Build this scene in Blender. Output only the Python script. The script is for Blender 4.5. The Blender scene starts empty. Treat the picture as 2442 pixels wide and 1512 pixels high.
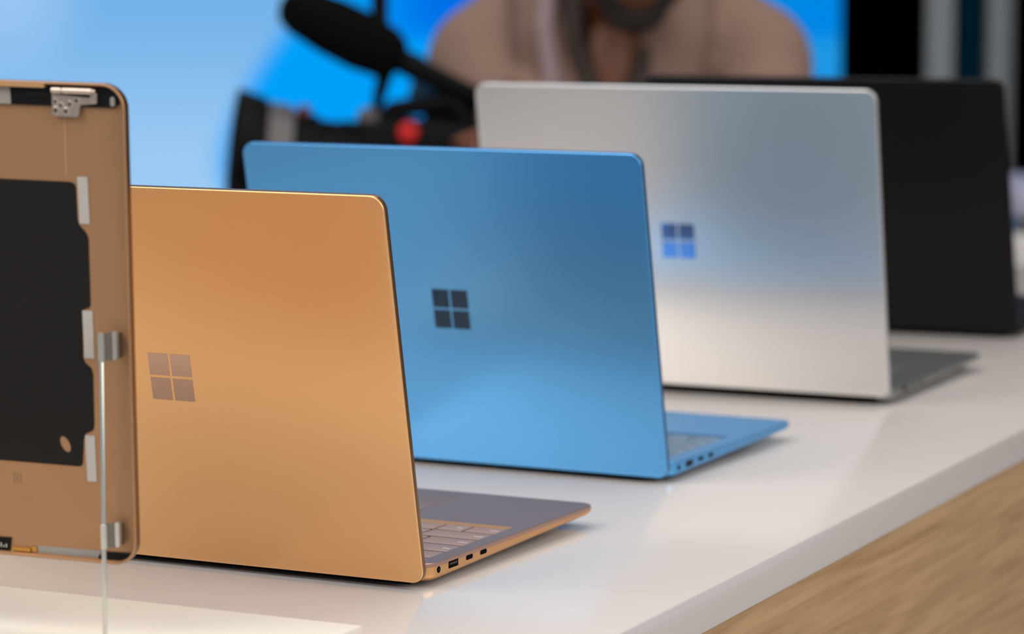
import bpy, bmesh, math, random
from mathutils import Vector, Matrix
random.seed(7)
SC = bpy.context.scene
COL = SC.collection
V = Vector

# ------------------------------------------------------------------ helpers
def lin(c):
    c = c / 255.0
    return c / 12.92 if c <= 0.04045 else ((c + 0.055) / 1.055) ** 2.4
def rgb(r, g, b): return (lin(r), lin(g), lin(b), 1.0)

def mat(name, col, rough=0.5, metal=0.0, spec=0.5, var=0.0, scale=60.0, stretch=(1, 1, 1), bump=0.0, coat=0.0):
    m = bpy.data.materials.new(name); m.use_nodes = True
    nt = m.node_tree; b = nt.nodes['Principled BSDF']
    b.inputs['Base Color'].default_value = col
    b.inputs['Roughness'].default_value = rough
    b.inputs['Metallic'].default_value = metal
    b.inputs['Specular IOR Level'].default_value = spec
    b.inputs['Coat Weight'].default_value = coat
    tc = nt.nodes.new('ShaderNodeTexCoord'); mp = nt.nodes.new('ShaderNodeMapping')
    mp.inputs['Scale'].default_value = stretch
    n = nt.nodes.new('ShaderNodeTexNoise'); n.inputs['Scale'].default_value = scale; n.inputs['Detail'].default_value = 4
    nt.links.new(tc.outputs['Object'], mp.inputs['Vector']); nt.links.new(mp.outputs['Vector'], n.inputs['Vector'])
    if var > 0:
        mx = nt.nodes.new('ShaderNodeMix'); mx.data_type = 'RGBA'
        lo = tuple(c * (1 - var) for c in col[:3]) + (1,); hi = tuple(min(1, c * (1 + var)) for c in col[:3]) + (1,)
        mx.inputs['A'].default_value = lo; mx.inputs['B'].default_value = hi
        nt.links.new(n.outputs['Fac'], mx.inputs['Factor']); nt.links.new(mx.outputs['Result'], b.inputs['Base Color'])
    if bump > 0:
        bp = nt.nodes.new('ShaderNodeBump'); bp.inputs['Strength'].default_value = bump; bp.inputs['Distance'].default_value = 0.001
        nt.links.new(n.outputs['Fac'], bp.inputs['Height']); nt.links.new(bp.outputs['Normal'], b.inputs['Normal'])
    return m

def obj(name, bm, m, parent=None, smooth=True, angle=35):
    bmesh.ops.recalc_face_normals(bm, faces=bm.faces)
    me = bpy.data.meshes.new(name); bm.to_mesh(me); bm.free()
    if m: me.materials.append(m)
    if smooth:
        me.shade_smooth()
        try: me.set_sharp_from_angle(angle=math.radians(angle))
        except Exception: pass
    o = bpy.data.objects.new(name, me); COL.objects.link(o)
    if parent: o.parent = parent
    return o

def tag(o, label, cat, group=None, kind=None):
    o['label'] = label; o['category'] = cat
    if group: o['group'] = group
    if kind: o['kind'] = kind
    return o
def struct(o): o['kind'] = 'structure'; return o
def thing(name, label, cat, loc=(0, 0, 0), rotz=0.0, group=None):
    o = bpy.data.objects.new(name, None); COL.objects.link(o)
    o.empty_display_size = 0.02; o.location = loc; o.rotation_euler = (0, 0, rotz)
    return tag(o, label, cat, group)

def rr(x0, y0, x1, y1, r, n=6):
    """rounded rectangle outline, counter-clockwise; r may be a 4-list (bl, br, tr, tl)"""
    rs = r if isinstance(r, (list, tuple)) else [r] * 4
    out = []
    for (cx, cy, a0, q) in ((x0 + rs[0], y0 + rs[0], 180, rs[0]), (x1 - rs[1], y0 + rs[1], 270, rs[1]),
                            (x1 - rs[2], y1 - rs[2], 0, rs[2]), (x0 + rs[3], y1 - rs[3], 90, rs[3])):
        for k in range(n + 1):
            a = math.radians(a0 + 90 * k / n)
            out.append((cx + q * math.cos(a), cy + q * math.sin(a)))
    return out

def loft(bm, rings, cap0=True, cap1=True):
    vs = [[bm.verts.new(p) for p in ring] for ring in rings]
    n = len(vs[0])
    for a, b in zip(vs, vs[1:]):
        for i in range(n):
            bm.faces.new((a[i], a[(i + 1) % n], b[(i + 1) % n], b[i]))
    if cap0: bm.faces.new(vs[0][::-1])
    if cap1: bm.faces.new(vs[-1])
    return vs

def slab(bm, x0, y0, x1, y1, z0, z1, r=0.002, e=0.0003, n=6, f=None):
    """rounded-corner slab with softened edges, f maps (x,y,z) to a point"""
    f = f or (lambda x, y, z: (x, y, z))
    def ring(i, z): return [f(x, y, z) for x, y in rr(x0 + i, y0 + i, x1 - i, y1 - i, max(r - i, 1e-5), n)]
    loft(bm, [ring(e, z0), ring(e * .3, z0 + e * .3), ring(0, z0 + e), ring(0, z1 - e), ring(e * .3, z1 - e * .3), ring(e, z1)])

def poly(bm, pts, z0, z1, f=None):
    f = f or (lambda x, y, z: (x, y, z))
    loft(bm, [[f(x, y, z0) for x, y in pts], [f(x, y, z1) for x, y in pts]])

def box(bm, c, s, bev=0.0, rot=None):
    g = bmesh.ops.create_cube(bm, size=1.0)['verts']
    M = Matrix.Translation(c) @ (rot.to_4x4() if rot else Matrix.Identity(4)) @ Matrix.Diagonal((s[0], s[1], s[2], 1))
    bmesh.ops.transform(bm, matrix=M, verts=g)
    if bev > 0:
        es = list({e for v in g for e in v.link_edges})
        bmesh.ops.bevel(bm, geom=es, offset=bev, segments=3, affect='EDGES', profile=0.5)

def frame(d):
    d = V(d).normalized()
    a = V((0, 0, 1)) if abs(d.z) < 0.9 else V((1, 0, 0))
    x = d.cross(a).normalized(); return x, d.cross(x).normalized(), d

def tube(bm, prof, p0, p1, seg=24):
    """lathe a list of (t, r) along p0->p1 (t in metres from p0)"""
    x, y, d = frame(V(p1) - V(p0)); p0 = V(p0)
    rings = [[p0 + d * t + (x * math.cos(2 * math.pi * k / seg) + y * math.sin(2 * math.pi * k / seg)) * r for k in range(seg)] for t, r in prof]
    loft(bm, rings)
def cyl(bm, p0, p1, r0, r1=None, seg=24, e=0.0):
    r1 = r0 if r1 is None else r1; L = (V(p1) - V(p0)).length
    if e > 0: tube(bm, [(0, r0 - e), (e, r0), (L - e, r1), (L, r1 - e)], p0, p1, seg)
    else: tube(bm, [(0, r0), (L, r1)], p0, p1, seg)
def capsule(bm, p0, r0, p1, r1, seg=14):
    L = (V(p1) - V(p0)).length; pr = []
    for k in range(6):
        a = math.pi / 2 * k / 5; pr.append((-r0 * math.cos(a), max(r0 * math.sin(a), 1e-5)))
    for k in range(6):
        a = math.pi / 2 * k / 5; pr.append((L + r1 * math.sin(a), max(r1 * math.cos(a), 1e-5)))
    tube(bm, pr, p0, p1, seg)
def chain(bm, pts):
    for (p, r), (q, s) in zip(pts, pts[1:]): capsule(bm, p, r, q, s)
def ball(bm, c, s, rot=None, seg=18):
    g = bmesh.ops.create_uvsphere(bm, u_segments=seg, v_segments=seg // 2 + 2, radius=1.0)['verts']
    M = Matrix.Translation(c) @ (rot.to_4x4() if rot else Matrix.Identity(4)) @ Matrix.Diagonal((s[0], s[1], s[2], 1))
    bmesh.ops.transform(bm, matrix=M, verts=g)
def fuse(o, voxel=0.007, it=6):
    m = o.modifiers.new('fuse', 'REMESH'); m.mode = 'VOXEL'; m.voxel_size = voxel; m.use_smooth_shade = True
    s = o.modifiers.new('soften', 'SMOOTH'); s.iterations = it; s.factor = 0.5
    return o

# ------------------------------------------------------------------ camera
F_PX, CAM_H, PITCH = 7316.9, 0.34979, 0.11819
fw = V((0, math.cos(PITCH), -math.sin(PITCH)))
rt = V((0.99999622, -0.00032442, -0.002732)).normalized(); up = rt.cross(fw).normalized(); rt = fw.cross(up)
cd = bpy.data.cameras.new('camera'); cam = bpy.data.objects.new('camera', cd); COL.objects.link(cam)
cam.matrix_world = Matrix(((rt.x, up.x, -fw.x, 0), (rt.y, up.y, -fw.y, 0), (rt.z, up.z, -fw.z, CAM_H), (0, 0, 0, 1)))
cd.sensor_width = 36; cd.lens = 36 * F_PX / 2442; cd.clip_start = 0.01; cd.clip_end = 60
cd.dof.use_dof = True; cd.dof.focus_distance = 1.70; cd.dof.aperture_fstop = 7.0; cd.dof.aperture_blades = 0
SC.camera = cam

# ------------------------------------------------------------------ materials
M = {}
M['gold'] = mat('gold_anodised', rgb(240, 189, 133), 0.37, 0.74, var=0.02, scale=900)
M['gold_dark'] = mat('gold_inner', rgb(174, 132, 95), 0.45, 0.55, var=0.05, scale=40)
M['blue'] = mat('blue_anodised', rgb(80, 162, 222), 0.33, 0.72, var=0.02, scale=900); M['blue'].node_tree.nodes['Principled BSDF'].inputs['IOR'].default_value = 2.3
M['silver'] = mat('silver_anodised', rgb(214, 211, 208), 0.30, 0.85, var=0.02, scale=900)
M['black'] = mat('black_anodised', rgb(16, 15, 16), 0.5, 0.3, 0.2, var=0.03, scale=900)
M['gold_key'] = mat('gold_key', rgb(146, 120, 110), 0.45, 0.15, var=0.03)
M['blue_key'] = mat('blue_key', rgb(92, 116, 140), 0.5, 0.1, var=0.03)
M['silver_key'] = mat('silver_key', rgb(84, 88, 88), 0.5, 0.1, var=0.03)
M['black_key'] = mat('black_key', rgb(22, 22, 24), 0.5, 0.0, var=0.03)
M['gold_deck'] = mat('gold_deck', rgb(176, 140, 122), 0.30, 0.75, var=0.02, scale=900)  # mauve of the reflected blue lid put partly into the darker colour
M['gold_edge_lit'] = mat('gold_edge_lit', rgb(250, 200, 150), 0.5)  # bright line of light caught on the well wall, put into the colour
M['blue_edge_lit'] = mat('blue_edge_lit', rgb(110, 160, 215), 0.5)  # lighter blue, light on the well wall put into the colour
M['silver_base_shade'] = mat('silver_base_shade', rgb(150, 153, 150), 0.34, 0.9, var=0.02, scale=900)  # darker than the lid: dark reflections on base sides put into the colour
M['silver_deck_shade'] = mat('silver_deck_shade', rgb(118, 121, 120), 0.4, 0.8, var=0.02, scale=900)  # darker than the lid: shade on the deck put into the colour
M['gold_side_shade'] = mat('gold_side_shade', rgb(138, 98, 62), 0.3, 0.9, var=0.02, scale=900)  # darkened gold, dark reflections on side faces put into the colour
M['blue_side_shade'] = mat('blue_side_shade', rgb(44, 96, 150), 0.3, 0.85, var=0.02, scale=900)  # darkened blue, side-face shade put into the colour
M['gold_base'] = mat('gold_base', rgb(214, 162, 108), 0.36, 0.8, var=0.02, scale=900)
M['seam'] = mat('seam', rgb(206, 156, 108), 0.6)
M['legend'] = mat('key_legend', rgb(240, 240, 240), 0.5)
M['logo_gold'] = mat('logo_gold', rgb(184, 150, 132), 0.14, 1.0)
M['logo_blue'] = mat('logo_blue', rgb(40, 64, 88), 0.08, 1.0)
M['logo_silver'] = mat('logo_silver', rgb(120, 134, 168), 0.08, 1.0)
M['glass'] = mat('screen_glass', rgb(8, 8, 10), 0.06, 0.0)
M['port'] = mat('port_cavity', rgb(3, 3, 3), 0.8, 0.0, 0.05)
M['rubber'] = mat('rubber', rgb(20, 20, 20), 0.8)
M['table'] = mat('white_laminate', rgb(198, 191, 187), 0.17, 0.0, 0.5, var=0.01, scale=8); M['table'].node_tree.nodes['Principled BSDF'].inputs['IOR'].default_value = 2.3
M['plinth'] = mat('white_matte_plinth', rgb(211, 203, 192), 0.6, 0.0, 0.2, var=0.03, scale=14)
M['graphite'] = mat('graphite_sheet', rgb(24, 22, 20), 0.65, 0.0, 0.2, var=0.25, scale=18)
M['tape'] = mat('adhesive_strip', rgb(178, 172, 165), 0.6, var=0.03)
M['tape_dim'] = mat('grey_strip', rgb(150, 146, 138), 0.6, var=0.05)
M['plastic_black'] = mat('black_plastic', rgb(10, 9, 9), 0.5, 0, 0.2, var=0.1)
M['steel'] = mat('brushed_steel', rgb(196, 182, 170), 0.38, 0.9, var=0.15, scale=500)
M['chrome'] = mat('satin_chrome', rgb(212, 214, 204), 0.28, 0.9)
M['hole'] = mat('dark_hole', rgb(50, 38, 30), 0.7)
M['brass'] = mat('brass_contact', rgb(205, 150, 70), 0.35, 0.8)
M['clip_core'] = mat('clip_core', rgb(120, 112, 104), 0.4, 0.5)
M['cam_black'] = mat('camera_black', rgb(3, 3, 4), 0.6, 0, 0.12, var=0.2)
M['foam'] = mat('foam_black', rgb(5, 5, 5), 1.0, 0, 0.1, bump=1.0, scale=900)
M['cam_grey'] = mat('camera_grey', rgb(84, 80, 80), 0.45, 0.2)
M['red'] = mat('red_plastic', rgb(176, 16, 10), 0.4)
M['teal_lcd'] = mat('teal_glass', rgb(0, 84, 120), 0.2)
M['skin'] = mat('skin', rgb(104, 60, 38), 0.55, var=0.12, scale=30)
M['hair'] = mat('hair', rgb(24, 17, 13), 0.8, bump=0.6, scale=300)
M['jacket'] = mat('taupe_jacket', rgb(134, 108, 96), 0.9, 0, 0.2, var=0.14, scale=9, bump=0.4)
M['strap'] = mat('lavender_strap', rgb(140, 120, 122), 0.85)
M['shirt'] = mat('dark_shirt', rgb(58, 48, 43), 0.9, var=0.1)
M['trousers'] = mat('dark_trousers', rgb(38, 40, 48), 0.9, var=0.1)
M['shoe'] = mat('dark_shoe', rgb(28, 26, 26), 0.7)
M['pillar_black'] = mat('pillar_black', rgb(1, 1, 1), 0.9, 0, 0.0)
M['pillar_grey'] = mat('pillar_grey', rgb(128, 134, 138), 0.6, var=0.12, scale=3)
M['teal_cloth'] = mat('teal_cloth', rgb(2, 40, 54), 0.9, 0, 0.0, var=0.1)
M['pale'] = mat('pale_paint', rgb(206, 200, 196), 0.6, var=0.03)
M['lilac'] = mat('lilac_paint', rgb(160, 158, 178), 0.6, var=0.03)
M['brown'] = mat('brown_band', rgb(116, 84, 52), 0.6)
M['navy'] = mat('navy_paint', rgb(14, 20, 40), 0.6)
M['floor'] = mat('grey_floor', rgb(176, 172, 168), 0.5, var=0.1, scale=2)
M['wall'] = mat('dark_wall', rgb(24, 26, 32), 0.8, var=0.1, scale=2)

def lit_screen():
    m = mat('lit_screen', rgb(8, 10, 16), 0.08); b = m.node_tree.nodes['Principled BSDF']; nt = m.node_tree
    g = nt.nodes.new('ShaderNodeTexNoise'); g.inputs['Scale'].default_value = 9; g.inputs['Detail'].default_value = 1
    tc = nt.nodes.new('ShaderNodeTexCoord'); nt.links.new(tc.outputs['Object'], g.inputs['Vector'])
    r = nt.nodes.new('ShaderNodeValToRGB'); r.color_ramp.elements[0].color = rgb(30, 116, 168); r.color_ramp.elements[1].color = rgb(100, 178, 214)
    r.color_ramp.elements[0].position = 0.35; r.color_ramp.elements[1].position = 0.65
    nt.links.new(g.outputs['Fac'], r.inputs['Fac']); nt.links.new(r.outputs['Color'], b.inputs['Emission Color']); b.inputs['Emission Strength'].default_value = 0.5
    return m
M['lit'] = lit_screen()
def wood_mat():
    m = mat('oak_veneer', rgb(166, 136, 100), 0.5, 0, 0.3); nt = m.node_tree; b = nt.nodes['Principled BSDF']
    tc = nt.nodes.new('ShaderNodeTexCoord'); mp = nt.nodes.new('ShaderNodeMapping'); mp.inputs['Scale'].default_value = (4, 4, 90)
    nt.links.new(tc.outputs['Object'], mp.inputs['Vector'])
    n1 = nt.nodes.new('ShaderNodeTexNoise'); n1.inputs['Scale'].default_value = 1.6; n1.inputs['Detail'].default_value = 8; n1.inputs['Distortion'].default_value = 0.6
    nt.links.new(mp.outputs['Vector'], n1.inputs['Vector'])
    mp2 = nt.nodes.new('ShaderNodeMapping'); mp2.inputs['Scale'].default_value = (30, 30, 900); nt.links.new(tc.outputs['Object'], mp2.inputs['Vector'])
    n2 = nt.nodes.new('ShaderNodeTexNoise'); n2.inputs['Scale'].default_value = 1.0; n2.inputs['Detail'].default_value = 3
    nt.links.new(mp2.outputs['Vector'], n2.inputs['Vector'])
    r = nt.nodes.new('ShaderNodeValToRGB'); r.color_ramp.elements[0].position = 0.32; r.color_ramp.elements[1].position = 0.68
    r.color_ramp.elements[0].color = rgb(142, 112, 77); r.color_ramp.elements[1].color = rgb(172, 142, 105)
    ad = nt.nodes.new('ShaderNodeMath'); ad.operation = 'MULTIPLY_ADD'; ad.inputs[1].default_value = 0.22
    nt.links.new(n2.outputs['Fac'], ad.inputs[0])
    sc = nt.nodes.new('ShaderNodeMath'); sc.operation = 'MULTIPLY'; sc.inputs[1].default_value = 0.78
    nt.links.new(n1.outputs['Fac'], sc.inputs[0]); nt.links.new(sc.outputs[0], ad.inputs[2])
    nt.links.new(ad.outputs[0], r.inputs['Fac']); nt.links.new(r.outputs['Color'], b.inputs['Base Color'])
    return m
M['wood'] = wood_mat()

# ------------------------------------------------------------------ table
TY = 0.4412
TABLE_TOP_T = 0.0235
t = thing('display_table', 'long display table with glossy white top and pale oak side under the four open laptops', 'table', (0.0554, 1.5551, -0.9), -TY)
# local frame: +y runs along the visible edge, +x points out of the edge
bm = bmesh.new(); slab(bm, -0.92, -0.62, 0.0, 1.9, 0.9 - TABLE_TOP_T, 0.9, 0.003, 0.0009, n=4)
obj('table_top', bm, M['table'], t)
bm = bmesh.new(); slab(bm, -0.919, -0.619, -0.001, 1.899, 0.0, 0.9 - TABLE_TOP_T, 0.002, 0.0008, n=3)
obj('side_panel', bm, M['wood'], t)

# ------------------------------------------------------------------ laptops
LID_T = 0.0046
UNIT = 0.2776 / 15
ROWS = [  # y0, y1, key widths in units starting at the +x end, legends
    (0.0196, 0.0280, [15 / 14.0] * 14, ['Esc']),
    (0.0290, 0.0474, [1] * 13 + [2], ['`', '1', '2', '3']),
    (0.0486, 0.0670, [1.5] + [1] * 12 + [1.5], ['Tab', 'Q', 'W', 'E']),
    (0.0682, 0.0866, [1.75] + [1] * 11 + [2.25], ['Caps', 'A', 'S', 'D']),
    (0.0878, 0.1062, [2.25] + [1] * 10 + [2.75], ['Shift', 'Z', 'X']),
    (0.1074, 0.1258, [1.25, 1, 1, 1.25, 5.5, 1, 1, 1, 1, 1], ['Ctrl', 'Fn']),
]
KEYMESH = {}
def key_mesh(w, h, m):
    k = (round(w, 5), round(h, 5), m.name)
    if k not in KEYMESH:
        bm = bmesh.new(); g = 0.0009
        slab(bm, -w / 2 + g, -h / 2 + 0.0003, w / 2 - g, h / 2 - 0.0003, 0.0, 0.00125, 0.0009, 0.00025, n=3)
        bmesh.ops.recalc_face_normals(bm, faces=bm.faces)
        me = bpy.data.meshes.new('key'); bm.to_mesh(me); bm.free(); me.materials.append(m); me.shade_smooth(); me.set_sharp_from_angle(angle=math.radians(35))
        KEYMESH[k] = me
    return KEYMESH[k]

def legend_mesh(txt):
    c = bpy.data.curves.new('legend', 'FONT'); c.body = txt; c.size = 0.0042 if len(txt) == 1 else 0.0034
    c.align_x = 'CENTER'; c.align_y = 'CENTER'; c.materials.append(M['legend'])
    tmp = bpy.data.objects.new('tmp', c); COL.objects.link(tmp); dg = bpy.context.evaluated_depsgraph_get()
    me = bpy.data.meshes.new_from_object(tmp.evaluated_get(dg)); bpy.data.objects.remove(tmp); me.name = 'legend'; return me
LEG = {}

def laptop(label, X, Y, yaw, a, W, D, L, zb, lw, lh, lc, dz, body, deckm, keym, logom, legends):
    lift = 0.0012; kk = (CAM_H - lift) / CAM_H
    t = thing('laptop', label, 'laptop', (X * kk, Y * kk, 0), yaw, 'open laptops in a row on the white table')
    ca, sa = math.cos(a), math.sin(a)
    # lid frame: u across, v up the lid, w outward (towards the viewer of the lid's back)
    def lf(u, v, w): return (u, -sa * v - ca * w, zb + ca * v - sa * w)
    # ---- lid shell, outer face at w=0, inner face at w=-LID_T
    bm = bmesh.new()
    def ring(i, w, r=0.0088): return [lf(x, y, w) for x, y in rr(-W / 2 + i, i, W / 2 - i, L - i, [r * .85 - i] * 2 + [r - i] * 2, 8)]
    loft(bm, [ring(0.0009, 0), ring(0.00035, -0.00008), ring(0.0001, -0.0003), ring(0, -0.0007), ring(0, -LID_T + 0.0006), ring(0.0002, -LID_T + 0.0002), ring(0.0006, -LID_T)])
    sidem = {'gold_anodised': M['gold_side_shade'], 'blue_anodised': M['blue_side_shade']}.get(body.name)
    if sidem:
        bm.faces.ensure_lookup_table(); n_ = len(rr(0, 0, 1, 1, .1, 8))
        for fi in range(3 * n_, 6 * n_): bm.faces[fi].material_index = 1  # side faces get the copy with shade in its colour
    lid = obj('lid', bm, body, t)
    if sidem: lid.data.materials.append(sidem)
    bm = bmesh.new(); slab(bm, -W / 2 + 0.0018, 0.010, W / 2 - 0.0018, L - 0.0018, -LID_T - 0.0006, -LID_T, 0.007, 0.0002, f=lf)
    obj('screen', bm, M['lit'], lid)
    # ---- logo: four square tiles with a cross gap
    bm = bmesh.new(); g = lw * 0.028
    for sx in (-1, 1):
        for sy in (-1, 1):
            x0, x1 = sorted((sx * g, sx * lw / 2)); y0, y1 = sorted((sy * g, sy * lh / 2))
            poly(bm, [(x0, y0 + lc * L), (x1, y0 + lc * L), (x1, y1 + lc * L), (x0, y1 + lc * L)], 0.00002, 0.00012, lf)
    lo = obj('logo', bm, logom, lid, smooth=False)
    # ---- base
    y0, y1 = 0.0068, D; r = 0.0105; top = dz - 0.0024
    def zlow(y): return 0.0022 + 0.0050 * max(0.0, (y - y0 - 0.10) / (y1 - y0 - 0.10)) ** 1.5
    bm = bmesh.new()
    def bring(i, fz): return [(x, y, fz(y)) for x, y in rr(-W / 2 + i, y0 + i, W / 2 - i, y1 - i, max(r - i, 0.002), 8)]
    loft(bm, [bring(0.0075, lambda y: zlow(y) - 0.0004), bring(0.004, lambda y: zlow(y)), bring(0.0016, lambda y: zlow(y) + 0.0010),
              bring(0.0004, lambda y: zlow(y) + 0.0022), bring(0, lambda y: min(zlow(y) + 0.0036, top - 0.0006)), bring(0, lambda y: top)])
    base = obj('base', bm, M['silver_base_shade'] if body is M['silver'] else M['gold_base'] if body is M['gold'] else body, t, angle=50)
    # deck: ring plate with the keyboard well cut out
    wx, wy0, wy1 = 0.1396, 0.0186, 0.1272
    bm = bmesh.new()
    def dr(i, z): return [bm.verts.new((x, y, z)) for x, y in rr(-W / 2 + i, y0 + i, W / 2 - i, y1 - i, r - i, 8)]
    def wr(z): return [bm.verts.new((x, y, z)) for x, y in rr(-wx, wy0, wx, wy1, 0.0014, 8)]
    A, B, B2, Cc, Dd = dr(0, top), dr(0, dz - 0.0004), dr(0.0004, dz), wr(dz), wr(top)
    for p, q in ((A, B), (B, B2), (B2, Cc), (Cc, Dd), (Dd, A)):
        for k in range(len(p)):
            bm.faces.new((p[k], p[(k + 1) % len(p)], q[(k + 1) % len(p)], q[k]))
    for fc in bm.faces:
        c_ = fc.calc_center_median()
        fc.material_index = 1 if (abs(c_.x) < wx + 1e-5 and wy0 - 1e-5 < c_.y < wy1 + 1e-5 and c_.z < dz - 0.0005) else 0
    deck = obj('deck', bm, deckm, t); deck.data.materials.append({'gold_anodised': M['gold_edge_lit'], 'blue_anodised': M['blue_edge_lit']}.get(body.name, body))  # gold and blue well walls coloured as if catching light
    bm = bmesh.new(); slab(bm, -0.062, 0.1315, 0.062, min(0.2145, D - 0.003), dz - 0.0001, dz + 0.00012, 0.004, 0.0001)
    obj('trackpad', bm, deckm, t)
    bm = bmesh.new(); slab(bm, -wx + 0.0003, wy0 + 0.0003, wx - 0.0003, wy1 - 0.0003, top - 0.0002, top + 0.00015, 0.0012, 0.0001)
    kb = obj('keyboard', bm, keym_dark[keym.name], t)
    for (ky0, ky1, ws, ls) in ROWS:
        x = 0.1388
        for i, w in enumerate(ws):
            wk = w * UNIT
            k = bpy.data.objects.new('key', key_mesh(wk, ky1 - ky0, keym)); COL.objects.link(k); k.parent = kb
            k.location = (x - wk / 2, (ky0 + ky1) / 2, top + 0.00015)
            x -= wk
    if legends:
        bmx = []
        for (ky0, ky1, ws, ls) in ROWS:
            x = 0.1388
            for w, tx in zip(ws, ls):
                wk = w * UNIT
                if tx not in LEG: LEG[tx] = legend_mesh(tx)
                off = -wk / 2 if len(tx) == 1 else -0.0062
                g = bpy.data.objects.new('legend', LEG[tx]); COL.objects.link(g); g.parent = kb
                g.location = (x + off, (ky0 + ky1) / 2, top + 0.00142); g.rotation_euler = (0, 0, math.pi)
                x -= wk
    bm = bmesh.new(); slab(bm, -W / 2 + 0.012, 0.0007, W / 2 - 0.012, dz - 0.003, 0, 0.0006, 0.0005, 0.0001, f=lambda a_, b_, c_: (a_, 0.0062 + c_, b_))
    obj('rear_vent', bm, M['port'], t)  # black vent plate, also deepens the shaded gap under the lid
    # hinge barrel between base and lid
    bm = bmesh.new(); cyl(bm, (-W / 2 + 0.03, 0.0078, 0.0092), (W / 2 - 0.03, 0.0078, 0.0092), 0.0026, seg=16)
    obj('hinge', bm, M['plastic_black'], t)
    # ports on the +x side
    xs = W / 2
    def side(y0_, z0_, y1_, z1_, r_): 
        bm = bmesh.new(); slab(bm, y0_, z0_, y1_, z1_, -0.0004, 0.00003, r_, 0.00002, n=5, f=lambda a_, b_, c_: (xs + c_, a_, b_)); return bm
    ps = D / 0.2196
    obj('headphone_jack', side(0.0155 * ps, 0.0063, 0.0155 * ps + 0.0038, 0.0101, 0.00188), M['port'], base)
    bmj = bmesh.new(); cyl(bmj, (xs - .0002, 0.0174 * ps, 0.0083), (xs + .0001, 0.0174 * ps, 0.0083), 0.00035, seg=10)
    obj('jack_contact', bmj, M['cam_grey'], base)
    pa = obj('charging_port', side(0.0286 * ps, 0.0066, 0.0402 * ps, 0.0106, 0.0003), M['port'], base); pa.name = 'usb_port'
    bmj = bmesh.new(); box(bmj, (xs, 0.0344 * ps, 0.0090), (0.0003, 0.0086, 0.0012)); obj('port_tongue', bmj, M['hole'], pa)
    for yc in (0.0535, 0.0705):
        obj('usb_port', side(yc * ps - 0.0042, 0.0076, yc * ps + 0.0042, 0.0103, 0.0013), M['port'], base)
    for ch in list(t.children): ch.location.z = lift
    # rubber feet
    for sx in (-1, 1):
        for yy in (0.030, D - 0.030):
            bm = bmesh.new(); zt = zlow(yy) + 0.0008 + lift
            tube(bm, [(0, 0.0055), (0.0006, 0.0062), (zt, 0.0062)], (sx * (W / 2 - 0.03), yy, 0.0), (sx * (W / 2 - 0.03), yy, 1), 16)
            obj('rubber_foot', bm, M['rubber'], t)
    return t

keym_dark = {}
for k, c in (('gold_key', (62, 38, 26)), ('blue_key', (40, 62, 92)), ('silver_key', (84, 88, 88)), ('black_key', (10, 10, 10))):
    keym_dark[k] = mat(k + '_well', rgb(*c), 0.55, 0.3)

laptop('gold open laptop with mauve keys, nearest the camera, back of lid towards us',
       -0.1827, 1.7362, -0.4765, 0.1946, 0.2995, 0.2196, 0.2216, 0.0030, 0.0281, 0.0275, 0.5007, 0.0126, M['gold'], M['gold_deck'], M['gold_key'], M['logo_gold'], True)
laptop('sky blue open laptop standing between the gold and the silver laptop',
       -0.0309, 2.0774, -0.4814, 0.2012, 0.3018, 0.2160, 0.2218, 0.0028, 0.0270, 0.0274, 0.4956, 0.0126, M['blue'], M['blue'], M['blue_key'], M['logo_blue'], True)
laptop('silver open laptop with blue reflecting logo, behind the blue laptop',
       0.1401, 2.4306, -0.4522, 0.1654, 0.3377, 0.2411, 0.2423, 0.0059, 0.0281, 0.0281, 0.4900, 0.0125, M['silver'], M['silver_deck_shade'], M['silver_key'], M['logo_silver'], False)
laptop('matte black open laptop, farthest of the row, half hidden behind the silver one',
       0.3061, 2.8347, -0.3867, 0.3207, 0.3335, 0.2419, 0.2449, 0.0036, 0.0277, 0.0277, 0.4980, 0.0125, M['black'], M['black'], M['black_key'], M['black'], False)

# ------------------------------------------------------------------ exploded lid shell held on the wire stand
BR = V((-0.1868, 1.5196, 0.0446)); eu = V((0.943, -0.3323, -0.02)).normalized(); ev = V((-0.0011, -0.0632, 0.998)).normalized(); ew = eu.cross(ev).normalized() * 1.0
if ew.y > 0: ew = -ew
ev = ew.cross(eu).normalized()
SM = Matrix(((eu.x, ev.x, ew.x, BR.x), (eu.y, ev.y, ew.y, BR.y), (eu.z, ev.z, ew.z, BR.z), (0, 0, 0, 1)))
SW, SH, SD = 0.337, 0.2427, 0.0058
sh = bpy.data.objects.new('laptop_shell', None); COL.objects.link(sh); sh.matrix_world = SM; sh.empty_display_size = 0.02
tag(sh, 'bare gold laptop lid shell with black inner sheet, held upright by a wire stand', 'laptop shell')
def sring(bm, i, w, r=0.0125): return [bm.verts.new((x, y, w)) for x, y in rr(-SW + i, i, -i, SH - i, r - i, 10)]
bm = bmesh.new(); FL = 0.0022
R = [sring(bm, 0.0012, 0), sring(bm, 0.0003, 0.0004), sring(bm, 0, 0.0012), sring(bm, 0, SD - 0.0004), sring(bm, 0.0004, SD), sring(bm, 0.0010, SD), sring(bm, 0.0013, SD - 0.0004), sring(bm, 0.0015, FL + 0.0003), sring(bm, 0.0019, FL)]
for p, q in zip(R, R[1:]):
    for k in range(len(p)): bm.faces.new((p[k], p[(k + 1) % len(p)], q[(k + 1) % len(p)], q[k]))
bm.faces.new(R[0][::-1]); bm.faces.new(R[-1])
bm.faces.ensure_lookup_table()
for fi in range(0, 3 * len(R[0])): bm.faces[fi].material_index = 1  # outer wall gets the darkened gold, shade painted in
tr_ = obj('tray', bm, M['gold_dark'], sh); tr_.data.materials.append(M['gold_side_shade'])
for p_ in tr_.data.polygons:
    if p_.area > 0.02 and p_.center.z < 0.0005: p_.material_index = 2
tr_.data.materials.append(M['gold'])
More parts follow.
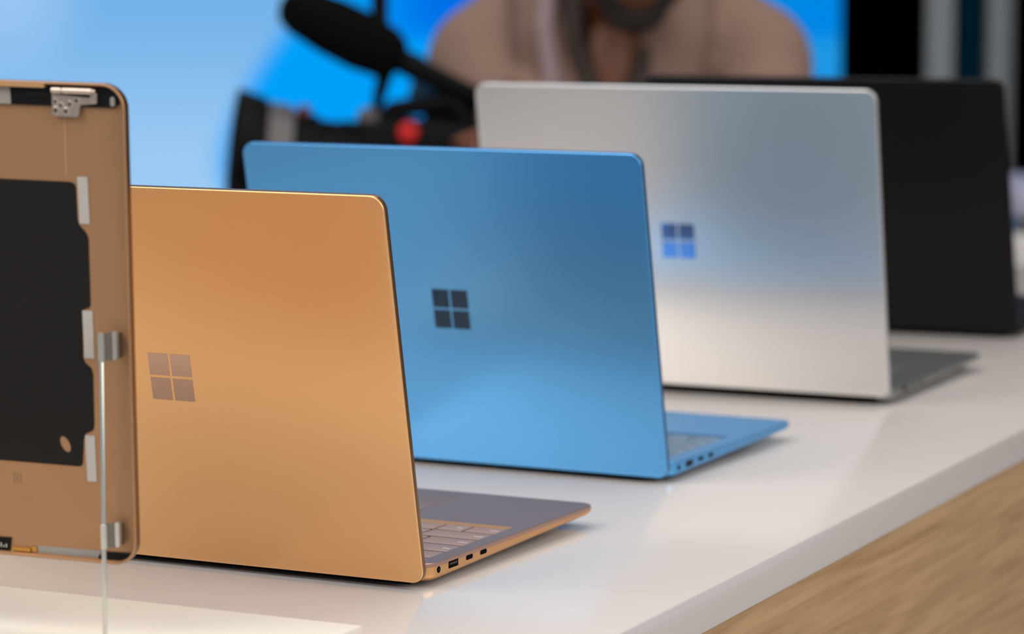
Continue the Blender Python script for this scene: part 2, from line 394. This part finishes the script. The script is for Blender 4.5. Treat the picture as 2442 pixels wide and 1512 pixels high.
mm = 0.001
# black graphite sheet with stepped right edge
pts = [(-300, 193), (-32.5, 193), (-30.3, 192.2), (-29.5, 190), (-29.2, 174.5), (-28.2, 171.6), (-24.6, 168), (-23.4, 165), (-23.3, 132), (-24, 130.2), (-27, 129.2), (-28, 127),
       (-28.3, 104.5), (-27.2, 102), (-24, 99.6), (-23.0, 96.5), (-23.2, 70), (-24, 67.6), (-28.2, 65.6), (-29.2, 63), (-30.2, 50.5), (-30.9, 49), (-32.5, 48.6), (-300, 48.9)]
bm = bmesh.new()
outer = [bm.verts.new((x * mm, y * mm, FL + 0.0003)) for x, y in pts]
hole = []
for k in range(20):  # slanted oval cut-out near the lower corner
    a = 2 * math.pi * k / 20; cx, cy = -39.7, 59.5; p = 2.5 * math.cos(a); q = 4.4 * math.sin(a); th = math.radians(28)
    hole.append(bm.verts.new(((cx + p * math.cos(th) - q * math.sin(th)) * mm, (cy + p * math.sin(th) + q * math.cos(th)) * mm, FL + 0.0003)))
eds = [bm.edges.new((outer[i], outer[(i + 1) % len(outer)])) for i in range(len(outer))] + [bm.edges.new((hole[i], hole[(i + 1) % 20])) for i in range(20)]
bmesh.ops.triangle_fill(bm, use_beauty=True, use_dissolve=False, edges=eds)
g = bmesh.ops.extrude_face_region(bm, geom=bm.faces[:])
bmesh.ops.translate(bm, vec=(0, 0, -0.00025), verts=[v for v in g['geom'] if isinstance(v, bmesh.types.BMVert)])
obj('graphite_sheet', bm, M['graphite'], sh, smooth=False)
def patch(name, m, quad, w0=FL, w1=FL + 0.0004, parent=sh):
    bm = bmesh.new(); poly(bm, [(x * mm, y * mm) for x, y in quad], w0, w1); return obj(name, bm, m, parent, smooth=False)
for q in ([(-28.6, 195.8), (-22.9, 195.8), (-22.4, 172.3), (-28.0, 172.3)], [(-27.9, 128.6), (-22.3, 128.6), (-21.9, 104.5), (-27.4, 104.5)], [(-28.4, 64.9), (-23.0, 64.9), (-22.6, 41.3), (-27.8, 41.3)]):
    patch('adhesive_strip', M['tape'], q[::-1])
patch('lower_strip', M['tape_dim'], [(-57.0, 1.9), (-23.4, 1.9), (-21.0, 5.7), (-57.0, 5.4)])
patch('corner_patch', M['plastic_black'], [(-23.0, 1.9), (-8.5, 1.9), (-5.6, 3.4), (-4.0, 5.8), (-18.4, 5.6), (-20.6, 4.6)], FL, FL + 0.0008)
patch('ribbon_connector', M['plastic_black'], [(-110, 1.9), (-73.2, 1.9), (-72.0, 8.4), (-110, 8.2)], FL, FL + 0.0009)
for k in range(7):
    patch('contact_pin', M['tape'], [(-84 + k * 1.5, 3.2), (-83.4 + k * 1.5, 3.2), (-83.4 + k * 1.5, 4.4 + (k * 37 % 5) * .4), (-84 + k * 1.5, 4.4 + (k * 37 % 5) * .4)], FL + 0.0009, FL + 0.0011)
patch('brass_contact', M['brass'], [(-71.6, 1.9), (-60.9, 1.9), (-60.9, 3.8), (-71.6, 3.8)], FL, FL + 0.0012)
patch('brass_contact', M['brass'], [(-60.5, 1.9), (-57.4, 1.9), (-57.6, 4.6), (-60.3, 4.6)], FL, FL + 0.0006)
# antenna strip along the top edge
st = [(-300, 230.6), (-7, 230.6), (-4.2, 232.4), (-3.8, 236.0), (-5.5, 239.2), (-8.6, 240.6), (-300, 240.4)]
ant = patch('antenna_strip', M['plastic_black'], st, FL, FL + 0.0012)
patch('grey_foil', M['tape_dim'], [(-260, 230.9), (-63.4, 230.9), (-63.8, 239.2), (-260, 239.2)], FL + 0.0012, FL + 0.0015)
bm = bmesh.new(); slab(bm, -0.055, 0.2355, -0.040, 0.2372, FL + 0.0012, FL + 0.0016, 0.0005, 0.0001); obj('strip_rib', bm, M['graphite'], ant)
bm = bmesh.new(); slab(bm, -0.0085, 0.2314, -0.0060, 0.2362, FL + 0.0012, FL + 0.0020, 0.0012, 0.0002); obj('antenna_post', bm, M['tape_dim'], ant)
bm = bmesh.new(); poly(bm, [(-0.30, 0.2398), (-0.0435, 0.2398), (-0.0435, 0.2418), (-0.30, 0.2418)], FL, SD + 0.0003); obj('top_rail', bm, M['gold'], sh, smooth=False)
# hinge bracket
hz = FL + 0.0013
bm = bmesh.new()
poly(bm, [(-0.0402, 0.2262), (-0.0388, 0.2258), (-0.0272, 0.2256), (-0.0258, 0.2264), (-0.0246, 0.2316), (-0.0172, 0.2324), (-0.0166, 0.2352), (-0.0402, 0.2366)], hz, hz + 0.0010)
hb = obj('hinge_bracket', bm, M['steel'], sh, smooth=False)
for (x, y, r) in ((-38.3, 233.0, .8), (-38.2, 228.6, 1.0), (-35.3, 231.2, .8), (-32.6, 228.3, 1.0), (-30.4, 231.9, .9), (-26.6, 233.8, .9)):
    bm = bmesh.new(); tube(bm, [(0, r * 2.0 * mm), (0.00022, r * 1.7 * mm), (0.00024, r * mm)], (x * mm, y * mm, hz + 0.0010), (x * mm, y * mm, 1), 16)
    sc_ = obj('screw_boss', bm, M['steel'], hb)
    bm = bmesh.new(); cyl(bm, (x * mm, y * mm, hz + 0.0011), (x * mm, y * mm, hz + 0.00125), r * 1.0 * mm, seg=14)
    obj('screw_hole', bm, M['hole'], hb)
bm = bmesh.new(); tube(bm, [(0, .0013), (.0004, .0016), (.0054, .0016), (.0056, .0012), (.0064, .0012), (.0066, .0016), (.0222, .0016), (.0226, .0010), (.0240, .0010)], (-0.0400, 0.2386, hz + 0.0014), (0, 0.2386, hz + 0.0014), 18)
obj('hinge_barrel', bm, M['steel'], hb)
bm = bmesh.new(); box(bm, (-0.0172, 0.2352, hz + 0.0008), (0.0036, 0.0052, 0.0016), 0.0004); obj('hinge_tab', bm, M['steel'], hb)
bm = bmesh.new(); poly(bm, [(-0.0348, 0.1958), (-0.0344, 0.1958), (-0.0344, 0.2257), (-0.0348, 0.2257)], FL, FL + 0.0002); obj('seam_line', bm, M['seam'], sh, smooth=False)
# small stamped marks under the sheet
bm = bmesh.new()
def bar(x0, y0, x1, y1): poly(bm, [(x0 * mm, y0 * mm), (x1 * mm, y0 * mm), (x1 * mm, y1 * mm), (x0 * mm, y1 * mm)], FL, FL + 0.00004)
for a_ in ((-69.8, 37.3, -69.2, 42.6), (-67.6, 37.3, -67.0, 42.6), (-69.2, 42.0, -67.6, 42.6), (-69.2, 39.6, -67.6, 40.2), (-69.2, 37.3, -67.6, 37.9), (-66.0, 37.3, -65.2, 42.6), (-66.6, 41.2, -66.0, 41.8)): bar(*a_)
obj('stamped_mark', bm, mat('stamp', rgb(132, 98, 66), 0.6), sh, smooth=False)

# ------------------------------------------------------------------ wire stand with plinth
PZ = 0.007
ds = thing('display_stand', 'white plinth with thin metal rod and two clips holding the gold shell', 'display stand', (-0.077, 1.5452, 0), -0.467)
bm = bmesh.new(); slab(bm, -0.55, -0.22, 0.0, 0.0, 0, PZ, 0.0015, 0.0005, n=4)
obj('plinth', bm, M['plinth'], ds)
inv = Matrix.LocRotScale(V((-0.077, 1.5452, 0)), Matrix.Rotation(-0.467, 3, 'Z'), None).inverted()
def toL(p): return inv @ V(p)
def shp(u, v, w): return SM @ V((u * mm, v * mm, w * mm))
RW = 12.0
rod_t, rod_b = shp(-12.8, 119.6, RW), None
lo_ = shp(-15.2, -20, RW); d_ = (lo_ - shp(-13.1, 105.7, RW)).normalized()
rod_b = lo_ + d_ * ((PZ - lo_.z) / d_.z)
bm = bmesh.new(); q0, q1 = toL(rod_b), toL(shp(-13.1, 107, RW)); L_ = (q1 - q0).length
tube(bm, [(-0.003, .00128), (L_ - .001, .00128), (L_, .0006)], q0, q1, 16)
obj('rod', bm, M['chrome'], ds)
for (v0, v1, uo) in ((105.2, 119.8, -13.1), (9.5, 22.5, -14.5)):
    bm = bmesh.new()
    def P3(u, v, w): return toL(shp(u, v, w))
    a_, b_ = P3(uo, v0, RW), P3(uo, v1, RW); Lc = (b_ - a_).length
    tube(bm, [(0, .0013), (.0003, .0018), (Lc - .0003, .0018), (Lc, .0013)], a_, b_, 18)
    cl = obj('clip', bm, M['chrome'], ds)
    bm = bmesh.new()
    loft(bm, [[P3(u, v, w) for u, w in ((uo, RW - .8), (uo + 4.6, RW - 3.5), (uo + 4.6, RW - 4.6), (uo, RW - 1.9))] for v in (v0 + 0.4, v1 - 0.2)])
    obj('clip_web', bm, M['clip_core'], cl, smooth=False)
    bm = bmesh.new()
    loft(bm, [[P3(u, v, w) for u, w in ((uo + 4.4, RW - 3.0), (uo + 6.7, RW - 3.4), (uo + 6.7, SD / mm - .3), (uo + 4.4, SD / mm - .3))] for v in (v0 + 0.6, v1 + 0.3)])
    bmesh.ops.bevel(bm, geom=bm.edges[:], offset=0.0003, segments=2, affect='EDGES')
    obj('clip_jaw', bm, M['chrome'], cl)
    bm = bmesh.new()  # arm gripping the tray floor
    loft(bm, [[P3(u, v, w) for u, w in ((uo + 5.0, RW - 6), (uo + 6.2, RW - 6), (uo + 6.2, FL / mm + .06), (uo + 5.0, FL / mm + .06))] for v in (v0 + 1, v1 - 1)])
    obj('clip_pad', bm, M['clip_core'], cl, smooth=False)

# ------------------------------------------------------------------ room
bm = bmesh.new(); box(bm, (0, 2.5, -0.95), (12, 13, 0.1)); struct(obj('floor', bm, M['floor'], smooth=False))
bm = bmesh.new(); box(bm, (0, 6.75, 1.1), (12, 0.1, 4.0)); struct(obj('wall_back', bm, M['wall'], smooth=False))

def screen_mat():
    m = bpy.data.materials.new('led_screen_image'); m.use_nodes = True; nt = m.node_tree; N = nt.nodes; Lk = nt.links
    N.remove(N['Principled BSDF']); out = N['Material Output']
    em = N.new('ShaderNodeEmission'); Lk.new(em.outputs[0], out.inputs[0])
    tc = N.new('ShaderNodeTexCoord'); sp = N.new('ShaderNodeSeparateXYZ'); Lk.new(tc.outputs['Object'], sp.inputs[0])
    def math_(op, a, b=None, clamp=False):
        n = N.new('ShaderNodeMath'); n.operation = op; n.use_clamp = clamp
        for k, v in enumerate((a, b)):
            if v is None: continue
            if isinstance(v, (int, float)): n.inputs[k].default_value = v
            else: Lk.new(v, n.inputs[k])
        return n.outputs[0]
    def mix(f, a, b):
        n = N.new('ShaderNodeMix'); n.data_type = 'RGBA'; Lk.new(f, n.inputs['Factor'])
        for k, v in (('A', a), ('B', b)):
            if isinstance(v, tuple): n.inputs[k].default_value = v
            else: Lk.new(v, n.inputs[k])
        return n.outputs['Result']
    def ramp(v, a, b):  # smooth 0..1
        n = N.new('ShaderNodeMapRange'); n.interpolation_type = 'SMOOTHSTEP'; Lk.new(v, n.inputs['Value']); n.inputs['From Min'].default_value = a; n.inputs['From Max'].default_value = b
        return n.outputs['Result']
    x, z = sp.outputs['X'], sp.outputs['Z']
    def blob(cx, cz, r0, r1):
        dx = math_('SUBTRACT', x, cx); dz_ = math_('SUBTRACT', z, cz)
        return ramp(math_('SQRT', math_('ADD', math_('MULTIPLY', dx, dx), math_('MULTIPLY', dz_, dz_))), r1, r0)
    tt = math_('MAXIMUM', math_('DIVIDE', math_('ADD', z, 0.102), 0.354), 0.0)
    tt = math_('ABSOLUTE', math_('DIVIDE', math_('ADD', z, 0.102), 0.354))
    xb = math_('ADD', math_('MULTIPLY', math_('POWER', tt, 1.6), 0.20), -0.635)
    f = ramp(math_('SUBTRACT', x, xb), -0.035, 0.045)
    pale = mix(ramp(z, -0.15, 0.28), rgb(156, 202, 242), rgb(116, 178, 232))
    pale = mix(blob(-1.08, 0.25, 0.02, 0.22), pale, rgb(150, 196, 240))
    sat = mix(blob(-0.10, 0.27, 0.05, 0.30), rgb(0, 164, 252), rgb(0, 112, 232))
    sat = mix(ramp(x, 0.35, 0.62), sat, rgb(0, 134, 228))
    sat = mix(ramp(z, 0.19, 0.14), sat, mix(ramp(x, 0.3, 0.6), rgb(0, 160, 250), rgb(30, 150, 226)))
    Lk.new(mix(f, pale, sat), em.inputs['Color']); em.inputs['Strength'].default_value = 1.0
    return m
ls = thing('led_screen', 'large lit video wall in pale and deep blue behind the person and camera', 'screen', (0, 6.62, -0.9))
bm = bmesh.new(); box(bm, (0, 0.04, 0), (1, 0.06, 1)); 
bmesh.ops.transform(bm, matrix=Matrix.Translation((-1.9, 0, 1.65)) @ Matrix.Diagonal((5.2, 1, 3.3, 1)), verts=bm.verts)
obj('screen_frame', bm, M['cam_black'], ls, smooth=False)
bm = bmesh.new(); poly(bm, [(-4.46, -0.86), (0.708, -0.86), (0.708, 2.35), (-4.46, 2.35)], 0, 0.004, lambda a, b, c: (a, -c, b))
so = obj('screen_picture', bm, screen_mat(), ls, smooth=False); so.location = (0, 0, 0.9)
def column(name, label, cat, x0, x1, y, m, h=3.0, d=0.12):
    bm = bmesh.new(); box(bm, ((x0 + x1) / 2, y + d / 2, h / 2), (x1 - x0, d, h), 0.004)
    t = thing(name, label, cat, (0, 0, -0.9)); obj('shaft', bm, m, t)
    bm = bmesh.new(); box(bm, ((x0 + x1) / 2, y + d / 2, 0.03), (x1 - x0 + 0.004, d + 0.01, 0.06), 0.002); obj('foot', bm, M['cam_black'], t)
    return t
column('pillar', 'wide black pillar right of the blue video screen', 'pillar', 0.705, 0.862, 6.42, M['pillar_black'])
column('pillar', 'narrow grey pillar between the black pillar and the teal banner', 'pillar', 0.866, 0.926, 6.44, M['pillar_grey'])
column('banner', 'dark teal hanging banner panel between two grey pillars', 'banner', 0.930, 0.996, 6.50, M['teal_cloth'], d=0.05)
column('pillar', 'pale grey pillar right of the teal banner, beside the dark edge', 'pillar', 1.000, 1.052, 6.44, M['pillar_grey'])
column('pillar', 'black pillar at the right edge of the frame', 'pillar', 1.055, 1.55, 6.36, M['pillar_black'])

# pale pedestal at the far right
pd = thing('pedestal', 'pale pedestal with brown band half hidden beside the black laptop at right edge', 'pedestal', (0.90, 4.75, -0.9))
bm = bmesh.new(); box(bm, (0, 0, 0.33), (0.28, 0.28, 0.66), 0.004); obj('plinth', bm, M['navy'], pd)
bm = bmesh.new(); box(bm, (0, 0, 0.694), (0.30, 0.28, 0.062), 0.02); obj('lower_block', bm, M['lilac'], pd)
bm = bmesh.new(); box(bm, (0, 0, 0.737), (0.28, 0.27, 0.024)); obj('band', bm, M['brown'], pd)
bm = bmesh.new(); box(bm, (0, 0, 0.788), (0.29, 0.28, 0.078), 0.015); obj('body', bm, M['pale'], pd)
bm = bmesh.new(); box(bm, (0, 0, 0.838), (0.27, 0.26, 0.022)); obj('gap', bm, M['cam_grey'], pd)
bm = bmesh.new(); box(bm, (0, 0, 0.874), (0.29, 0.28, 0.05), 0.01); obj('cap', bm, M['lilac'], pd)

# ------------------------------------------------------------------ video camera
vc = thing('video_camera', 'black video camera with foam covered microphone held by the person', 'camera', (-0.14, 3.9, 0.04))
def W3(p): return tuple(V(p) - V((-0.14, 3.9, 0.04)))
bm = bmesh.new(); rotb = Matrix.Rotation(math.radians(5), 3, 'Y')
box(bm, W3((-0.125, 3.91, 0.090)), (0.150, 0.095, 0.098), 0.010, rotb); body_o = obj('body', bm, M['cam_black'], vc)
bm = bmesh.new(); box(bm, W3((-0.042, 3.91, 0.084)), (0.022, 0.075, 0.080), 0.006, rotb); obj('battery', bm, M['cam_black'], vc)
bm = bmesh.new(); A_ = V(W3((-0.190, 3.905, 0.090))); B_ = V(W3((-0.38, 3.875, 0.116)))
tube(bm, [(0, .043), (.010, .046), (.030, .046), (.033, .043), (.060, .043), (.063, .048), (.090, .050), (.10, .050), (.11, .048)], A_, B_, 36)
obj('lens_barrel', bm, M['cam_black'], vc)
bm = bmesh.new(); tube(bm, [(.094, .049), (.096, .056), (.128, .058), (.130, .049)], A_, B_, 36); obj('focus_ring', bm, M['cam_grey'], vc)
bm = bmesh.new()
x_, y_, dd = frame(B_ - A_); Lh = [(0.118, .048), (.131, .062), (.164, .069), (.166, .0685), (.166, .064), (.130, .052), (.120, .046)]
tube(bm, Lh, A_, B_, 40); obj('lens_hood', bm, M['cam_black'], vc)
bm = bmesh.new(); ball(bm, A_ + dd * .122, (.044, .044, .012), V(dd).to_track_quat('Z', 'Y').to_matrix()); obj('front_glass', bm, M['glass'], vc)
# top handle
bm = bmesh.new(); chain(bm, [(W3((-0.175, 3.91, 0.130)), .012), (W3((-0.150, 3.91, 0.152)), .012), (W3((-0.075, 3.91, 0.162)), .014), (W3((-0.050, 3.91, 0.125)), .012)])
obj('handle', bm, M['cam_black'], vc)
bm = bmesh.new(); cyl(bm, W3((-0.181, 3.865, 0.143)), W3((-0.181, 3.885, 0.143)), .014, seg=20, e=.003); obj('knob', bm, M['cam_grey'], vc)
bm = bmesh.new(); tube(bm, [(0, .0135), (.006, .0135), (.009, .012), (.010, .004)], W3((-0.130, 3.862, 0.126)), W3((-0.130, 3.80, 0.126)), 24); obj('record_button', bm, M['red'], vc)
bm = bmesh.new(); cyl(bm, W3((-0.262, 3.87, 0.152)), W3((-0.262, 3.90, 0.152)), .008, seg=14, e=.002); obj('lens_tab', bm, mat('dull_red', rgb(90, 30, 30), .5), vc)
bm = bmesh.new(); box(bm, W3((-0.105, 3.93, 0.176)), (0.048, 0.010, 0.034), .004, Matrix.Rotation(math.radians(20), 3, 'Y')); obj('side_display', bm, M['teal_lcd'], vc)
bm = bmesh.new(); box(bm, W3((-0.078, 3.925, 0.140)), (0.070, 0.03, 0.036), .006); obj('viewfinder', bm, M['cam_black'], vc)
# microphone with foam windscreen
m0, m1 = V(W3((-0.290, 3.885, 0.290))), V(W3((-0.030, 3.905, 0.160)))
bm = bmesh.new(); tube(bm, [(0, .004), (.003, .015), (.010, .024), (.025, .031), (.07, .037), (.115, .038), (.150, .033), (.166, .024), (.172, .014)], m0, m1, 28)
mic = obj('microphone', bm, M['foam'], vc)
bm = bmesh.new(); tube(bm, [(.165, .016), (.19, .017), (.20, .014), (.285, .013), (.290, .010)], m0, m1, 20); obj('microphone_tube', bm, M['cam_black'], mic)
bm = bmesh.new(); chain(bm, [(m0 + (m1 - m0).normalized() * .15 + V((0, 0, -.01)), .012), (W3((-0.176, 3.91, 0.140)), .006)]); obj('microphone_mount', bm, M['cam_black'], mic)
bm = bmesh.new(); cyl(bm, W3((-0.166, 3.89, 0.235)), W3((-0.166, 3.89, 0.335)), .011, seg=16, e=.002); bmp = obj('monitor_post', bm, M['cam_black'], vc)
bm = bmesh.new(); box(bm, W3((-0.160, 3.89, 0.375)), (0.11, 0.02, 0.075), .005); obj('monitor', bm, M['cam_black'], vc)

# ------------------------------------------------------------------ the person bending over the camera
pr = thing('person', 'bearded person in taupe jacket bending forward behind a video camera', 'person', (0.15, 4.55, -0.9))
def Q(x, y, z): return (x - 0.15, y - 4.55, z + 0.9)
fd = V((0.03, -0.84, -0.54)).normalized(); hu = V((0.02, -0.54, 0.84)).normalized(); hx = hu.cross(fd).normalized()
HR = Matrix((hx, -fd, hu)).transposed()       # head axes: x across, y back, z up
HC = V(Q(0.160, 3.955, 0.386))
def H(x, y, z): return HC + hx * x - fd * y + hu * z
bm = bmesh.new()
ball(bm, H(0, 0.012, 0.030), (.074, .092, .088), HR); ball(bm, H(0, -.020, -.035), (.062, .066, .075), HR)   # skull and face
ball(bm, H(0, -.062, -.088), (.026, .022, .020), HR); ball(bm, H(0, -.030, -.070), (.050, .050, .040), HR)      # chin and jaw
capsule(bm, H(0, -.086, .012), .010, H(0, -.104, -.020), .014); ball(bm, H(-.013, -.092, -.022), (.010, .010, .008), HR); ball(bm, H(.013, -.092, -.022), (.010, .010, .008), HR)
capsule(bm, H(-.020, -.082, -.050), .0065, H(.020, -.082, -.050), .0065); capsule(bm, H(-.017, -.080, -.062), .0075, H(.017, -.080, -.062), .0075)
capsule(bm, H(-.045, -.074, .024), .009, H(.045, -.074, .024), .009)
for s in (-1, 1):
    ball(bm, H(s * .076, .010, -.008), (.008, .020, .032), HR); ball(bm, H(s * .042, -.066, -.018), (.020, .016, .016), HR)
capsule(bm, H(0, .015, -.06), .056, Q(0.135, 4.22, 0.27), .066)            # neck
SL, SR = V(Q(-0.030, 4.21, 0.198)), V(Q(0.326, 4.21, 0.198))               # shoulders (left and right in the picture)
chain(bm, [(Q(0.145, 4.60, 0.06), .135), (Q(0.142, 4.42, 0.17), .135), (Q(0.140, 4.25, 0.21), .125)])
capsule(bm, SL, .062, SR, .062); ball(bm, Q(0.128, 4.115, 0.185), (.048, .04, .085))
def arm(s, el, wr, tip_dir, palm_n, curl):
    chain(bm, [(s, .056), (el, .042), (wr, .028)])
    el, wr = V(el), V(wr); d = V(tip_dir).normalized(); n = V(palm_n).normalized(); sd = d.cross(n).normalized()
    pc = wr + d * .045
    ball(bm, pc, (.040, .048, .016), Matrix((sd, d, n)).transposed())
    for i, (o, l, r) in enumerate(((-.030, .070, .0085), (-.010, .080, .0090), (.010, .075, .0088), (.029, .058, .0078))):
        p = wr + d * .078 + sd * o; dirn = d; rr_ = r
        for k in range(3):
            dirn = (dirn + n * curl * (0.5 + .4 * k)).normalized(); q = p + dirn * l * (.45, .32, .23)[k]
            capsule(bm, p, rr_, q, rr_ * .9, 10); p = q; rr_ *= .9
    p = wr + d * .022 - sd * .034; td = (d * .6 - sd * .75 + n * .5).normalized(); q = p + td * .036; capsule(bm, p, .012, q, .010, 10)
    capsule(bm, q, .010, q + (td + d * .4 + n * .4).normalized() * .030, .0085, 10)
WL, WR_ = Q(0.078, 3.838, 0.140), Q(0.060, 3.925, 0.004)
arm(SL, Q(-0.030, 4.13, 0.13), WL, (-.93, -.02, -.36), (0, 1, 0), .04)
arm(SR, Q(0.345, 4.09, 0.00), WR_, (-.99, -.1, .06), (0, 0, 1), .02)
hips = [V(Q(0.06, 4.62, 0.0)), V(Q(0.235, 4.62, 0.0))]; knees = [V(Q(0.03, 4.48, -0.43)), V(Q(0.27, 4.48, -0.43))]; ank = [V(Q(0.02, 4.62, -0.82)), V(Q(0.28, 4.62, -0.82))]
for h_, k_, a_ in zip(hips, knees, ank):
    chain(bm, [(h_, .085), (k_, .055), (a_, .040)]); capsule(bm, a_ + V((0, .02, -.035)), .038, a_ + V((0, -.15, -.05)), .028)
fuse(obj('body', bm, M['skin'], pr), 0.0055, 5)
# jacket
bm = bmesh.new()
chain(bm, [(Q(0.145, 4.63, 0.02), .160), (Q(0.143, 4.44, 0.16), .163), (Q(0.142, 4.30, 0.20), .150)])
for s, sx in ((SL, -1), (SR, 1)):
    el, wr = (V(Q(-0.030, 4.13, 0.13)), V(WL)) if sx < 0 else (V(Q(0.345, 4.09, 0.00)), V(WR_))
    chain(bm, [(s, .088), (s.lerp(el, .5), .076), (el, .064), (wr.lerp(el, .03), .042)])
    capsule(bm, V(Q(0.142, 4.26, 0.30)) + V((sx * .06, 0, 0)), .068, s, .088)
    # lapel running down each side of the open collar
    chain(bm, [(Q(0.135 + sx * .088, 4.165, 0.315), .050), (Q(0.133 + sx * .084, 4.125, 0.235), .052), (Q(0.130 + sx * .062, 4.120, 0.140), .056), (Q(0.135 + sx * .05, 4.16, 0.03), .07)])
chain(bm, [(Q(0.05, 4.20, 0.33), .05), (Q(0.07, 4.30, 0.37), .06), (Q(0.14, 4.34, 0.39), .065), (Q(0.21, 4.30, 0.37), .06), (Q(0.23, 4.20, 0.33), .05)])
fuse(obj('jacket', bm, M['jacket'], pr), 0.009, 5)
bm = bmesh.new(); chain(bm, [(Q(0.052, 4.10, 0.33), .014), (Q(0.044, 4.062, 0.25), .015), (Q(0.056, 4.055, 0.16), .015), (Q(0.072, 4.08, 0.06), .015)]); fuse(obj('strap', bm, M['strap'], pr), 0.006, 3)
bm = bmesh.new(); chain(bm, [(Q(0.082, 4.10, 0.30), .018), (Q(0.085, 4.075, 0.23), .014), (Q(0.112, 4.07, 0.155), .012)]); chain(bm, [(Q(0.205, 4.12, 0.26), .02), (Q(0.178, 4.09, 0.20), .018), (Q(0.155, 4.075, 0.145), .016), (Q(0.135, 4.085, 0.06), .03)]); fuse(obj('shirt', bm, M['shirt'], pr), 0.006, 3)
bm = bmesh.new()
ball(bm, H(0, -.018, -.072), (.066, .064, .046), HR); ball(bm, H(0, -.054, -.097), (.042, .034, .026), HR)
capsule(bm, H(-.064, -.005, -.01), .012, H(-.056, -.030, -.07), .018); capsule(bm, H(.064, -.005, -.01), .012, H(.056, -.030, -.07), .018); capsule(bm, H(-.026, -.090, -.038), .006, H(.026, -.090, -.038), .006)
fuse(obj('beard', bm, M['hair'], pr), 0.005, 2)
bm = bmesh.new(); ball(bm, H(0, .026, .048), (.082, .092, .084), HR); ball(bm, H(0, .05, .0), (.076, .066, .08), HR); fuse(obj('hair', bm, M['hair'], pr), 0.006, 2)
for s in (-1, 1):
    bm = bmesh.new(); ball(bm, H(s * .030, -.078, .008), (.013, .010, .009), HR); obj('eye', bm, M['glass'], pr)
bm = bmesh.new()
for h_, k_, a_ in zip(hips, knees, ank): chain(bm, [(h_, .105), (k_, .074), (a_ + V((0, 0, .05)), .062)])
ball(bm, Q(0.147, 4.63, 0.0), (.17, .13, .12)); fuse(obj('trousers', bm, M['trousers'], pr), 0.01, 4)
for a_ in ank:
    bm = bmesh.new(); capsule(bm, a_ + V((0, .03, -.035)), .045, a_ + V((0, -.17, -.045)), .036); 
    capsule(bm, a_ + V((0, .01, .0)), .047, a_ + V((0, .01, -.03)), .05)
    for v in bm.verts: v.co.z = max(v.co.z, 0.0)
    obj('shoe', bm, M['shoe'], pr)

# ------------------------------------------------------------------ light
def area(name, loc, target, sx, sy, e, col=(1, 1, 1)):
    l = bpy.data.lights.new(name, 'AREA'); l.shape = 'RECTANGLE'; l.size = sx; l.size_y = sy; l.energy = e; l.color = col
    o = bpy.data.objects.new(name, l); COL.objects.link(o); o.location = loc
    o.rotation_euler = (V(target) - V(loc)).to_track_quat('-Z', 'Y').to_euler(); return o
w = bpy.data.worlds.new('world'); SC.world = w; w.use_nodes = True
w.node_tree.nodes['Background'].inputs[0].default_value = (0.80, 0.85, 0.95, 1); w.node_tree.nodes['Background'].inputs[1].default_value = 0.35
area('ceiling_light', (-0.2, 1.9, 2.4), (-0.1, 2.0, 0), 2.6, 2.6, 52, (1.0, 0.95, 0.90))
area('ceiling_light', (-2.2, 0.6, 2.2), (-0.1, 2.0, 0.1), 1.8, 1.8, 62, (1.0, 0.94, 0.88))
area('edge_fill', (2.4, 0.0, 1.8), (0.3, 2.0, 0), 3.0, 2.4, 92, (1.0, 0.95, 0.9))  # added fill light, unseen source, brightens the table edge and oak side
area('ceiling_light', (0.3, 4.0, 2.5), (0.1, 4.2, 0), 1.6, 1.0, 14, (1.0, 0.95, 0.9))

SC.view_settings.view_transform = 'Standard'; SC.view_settings.look = 'None'; SC.view_settings.exposure = 0.0
SC.cycles.use_denoising = True
SC.cycles.max_bounces = 8
SC.cycles.caustics_reflective = False; SC.cycles.caustics_refractive = False
SC.cycles.sample_clamp_indirect = 4.0
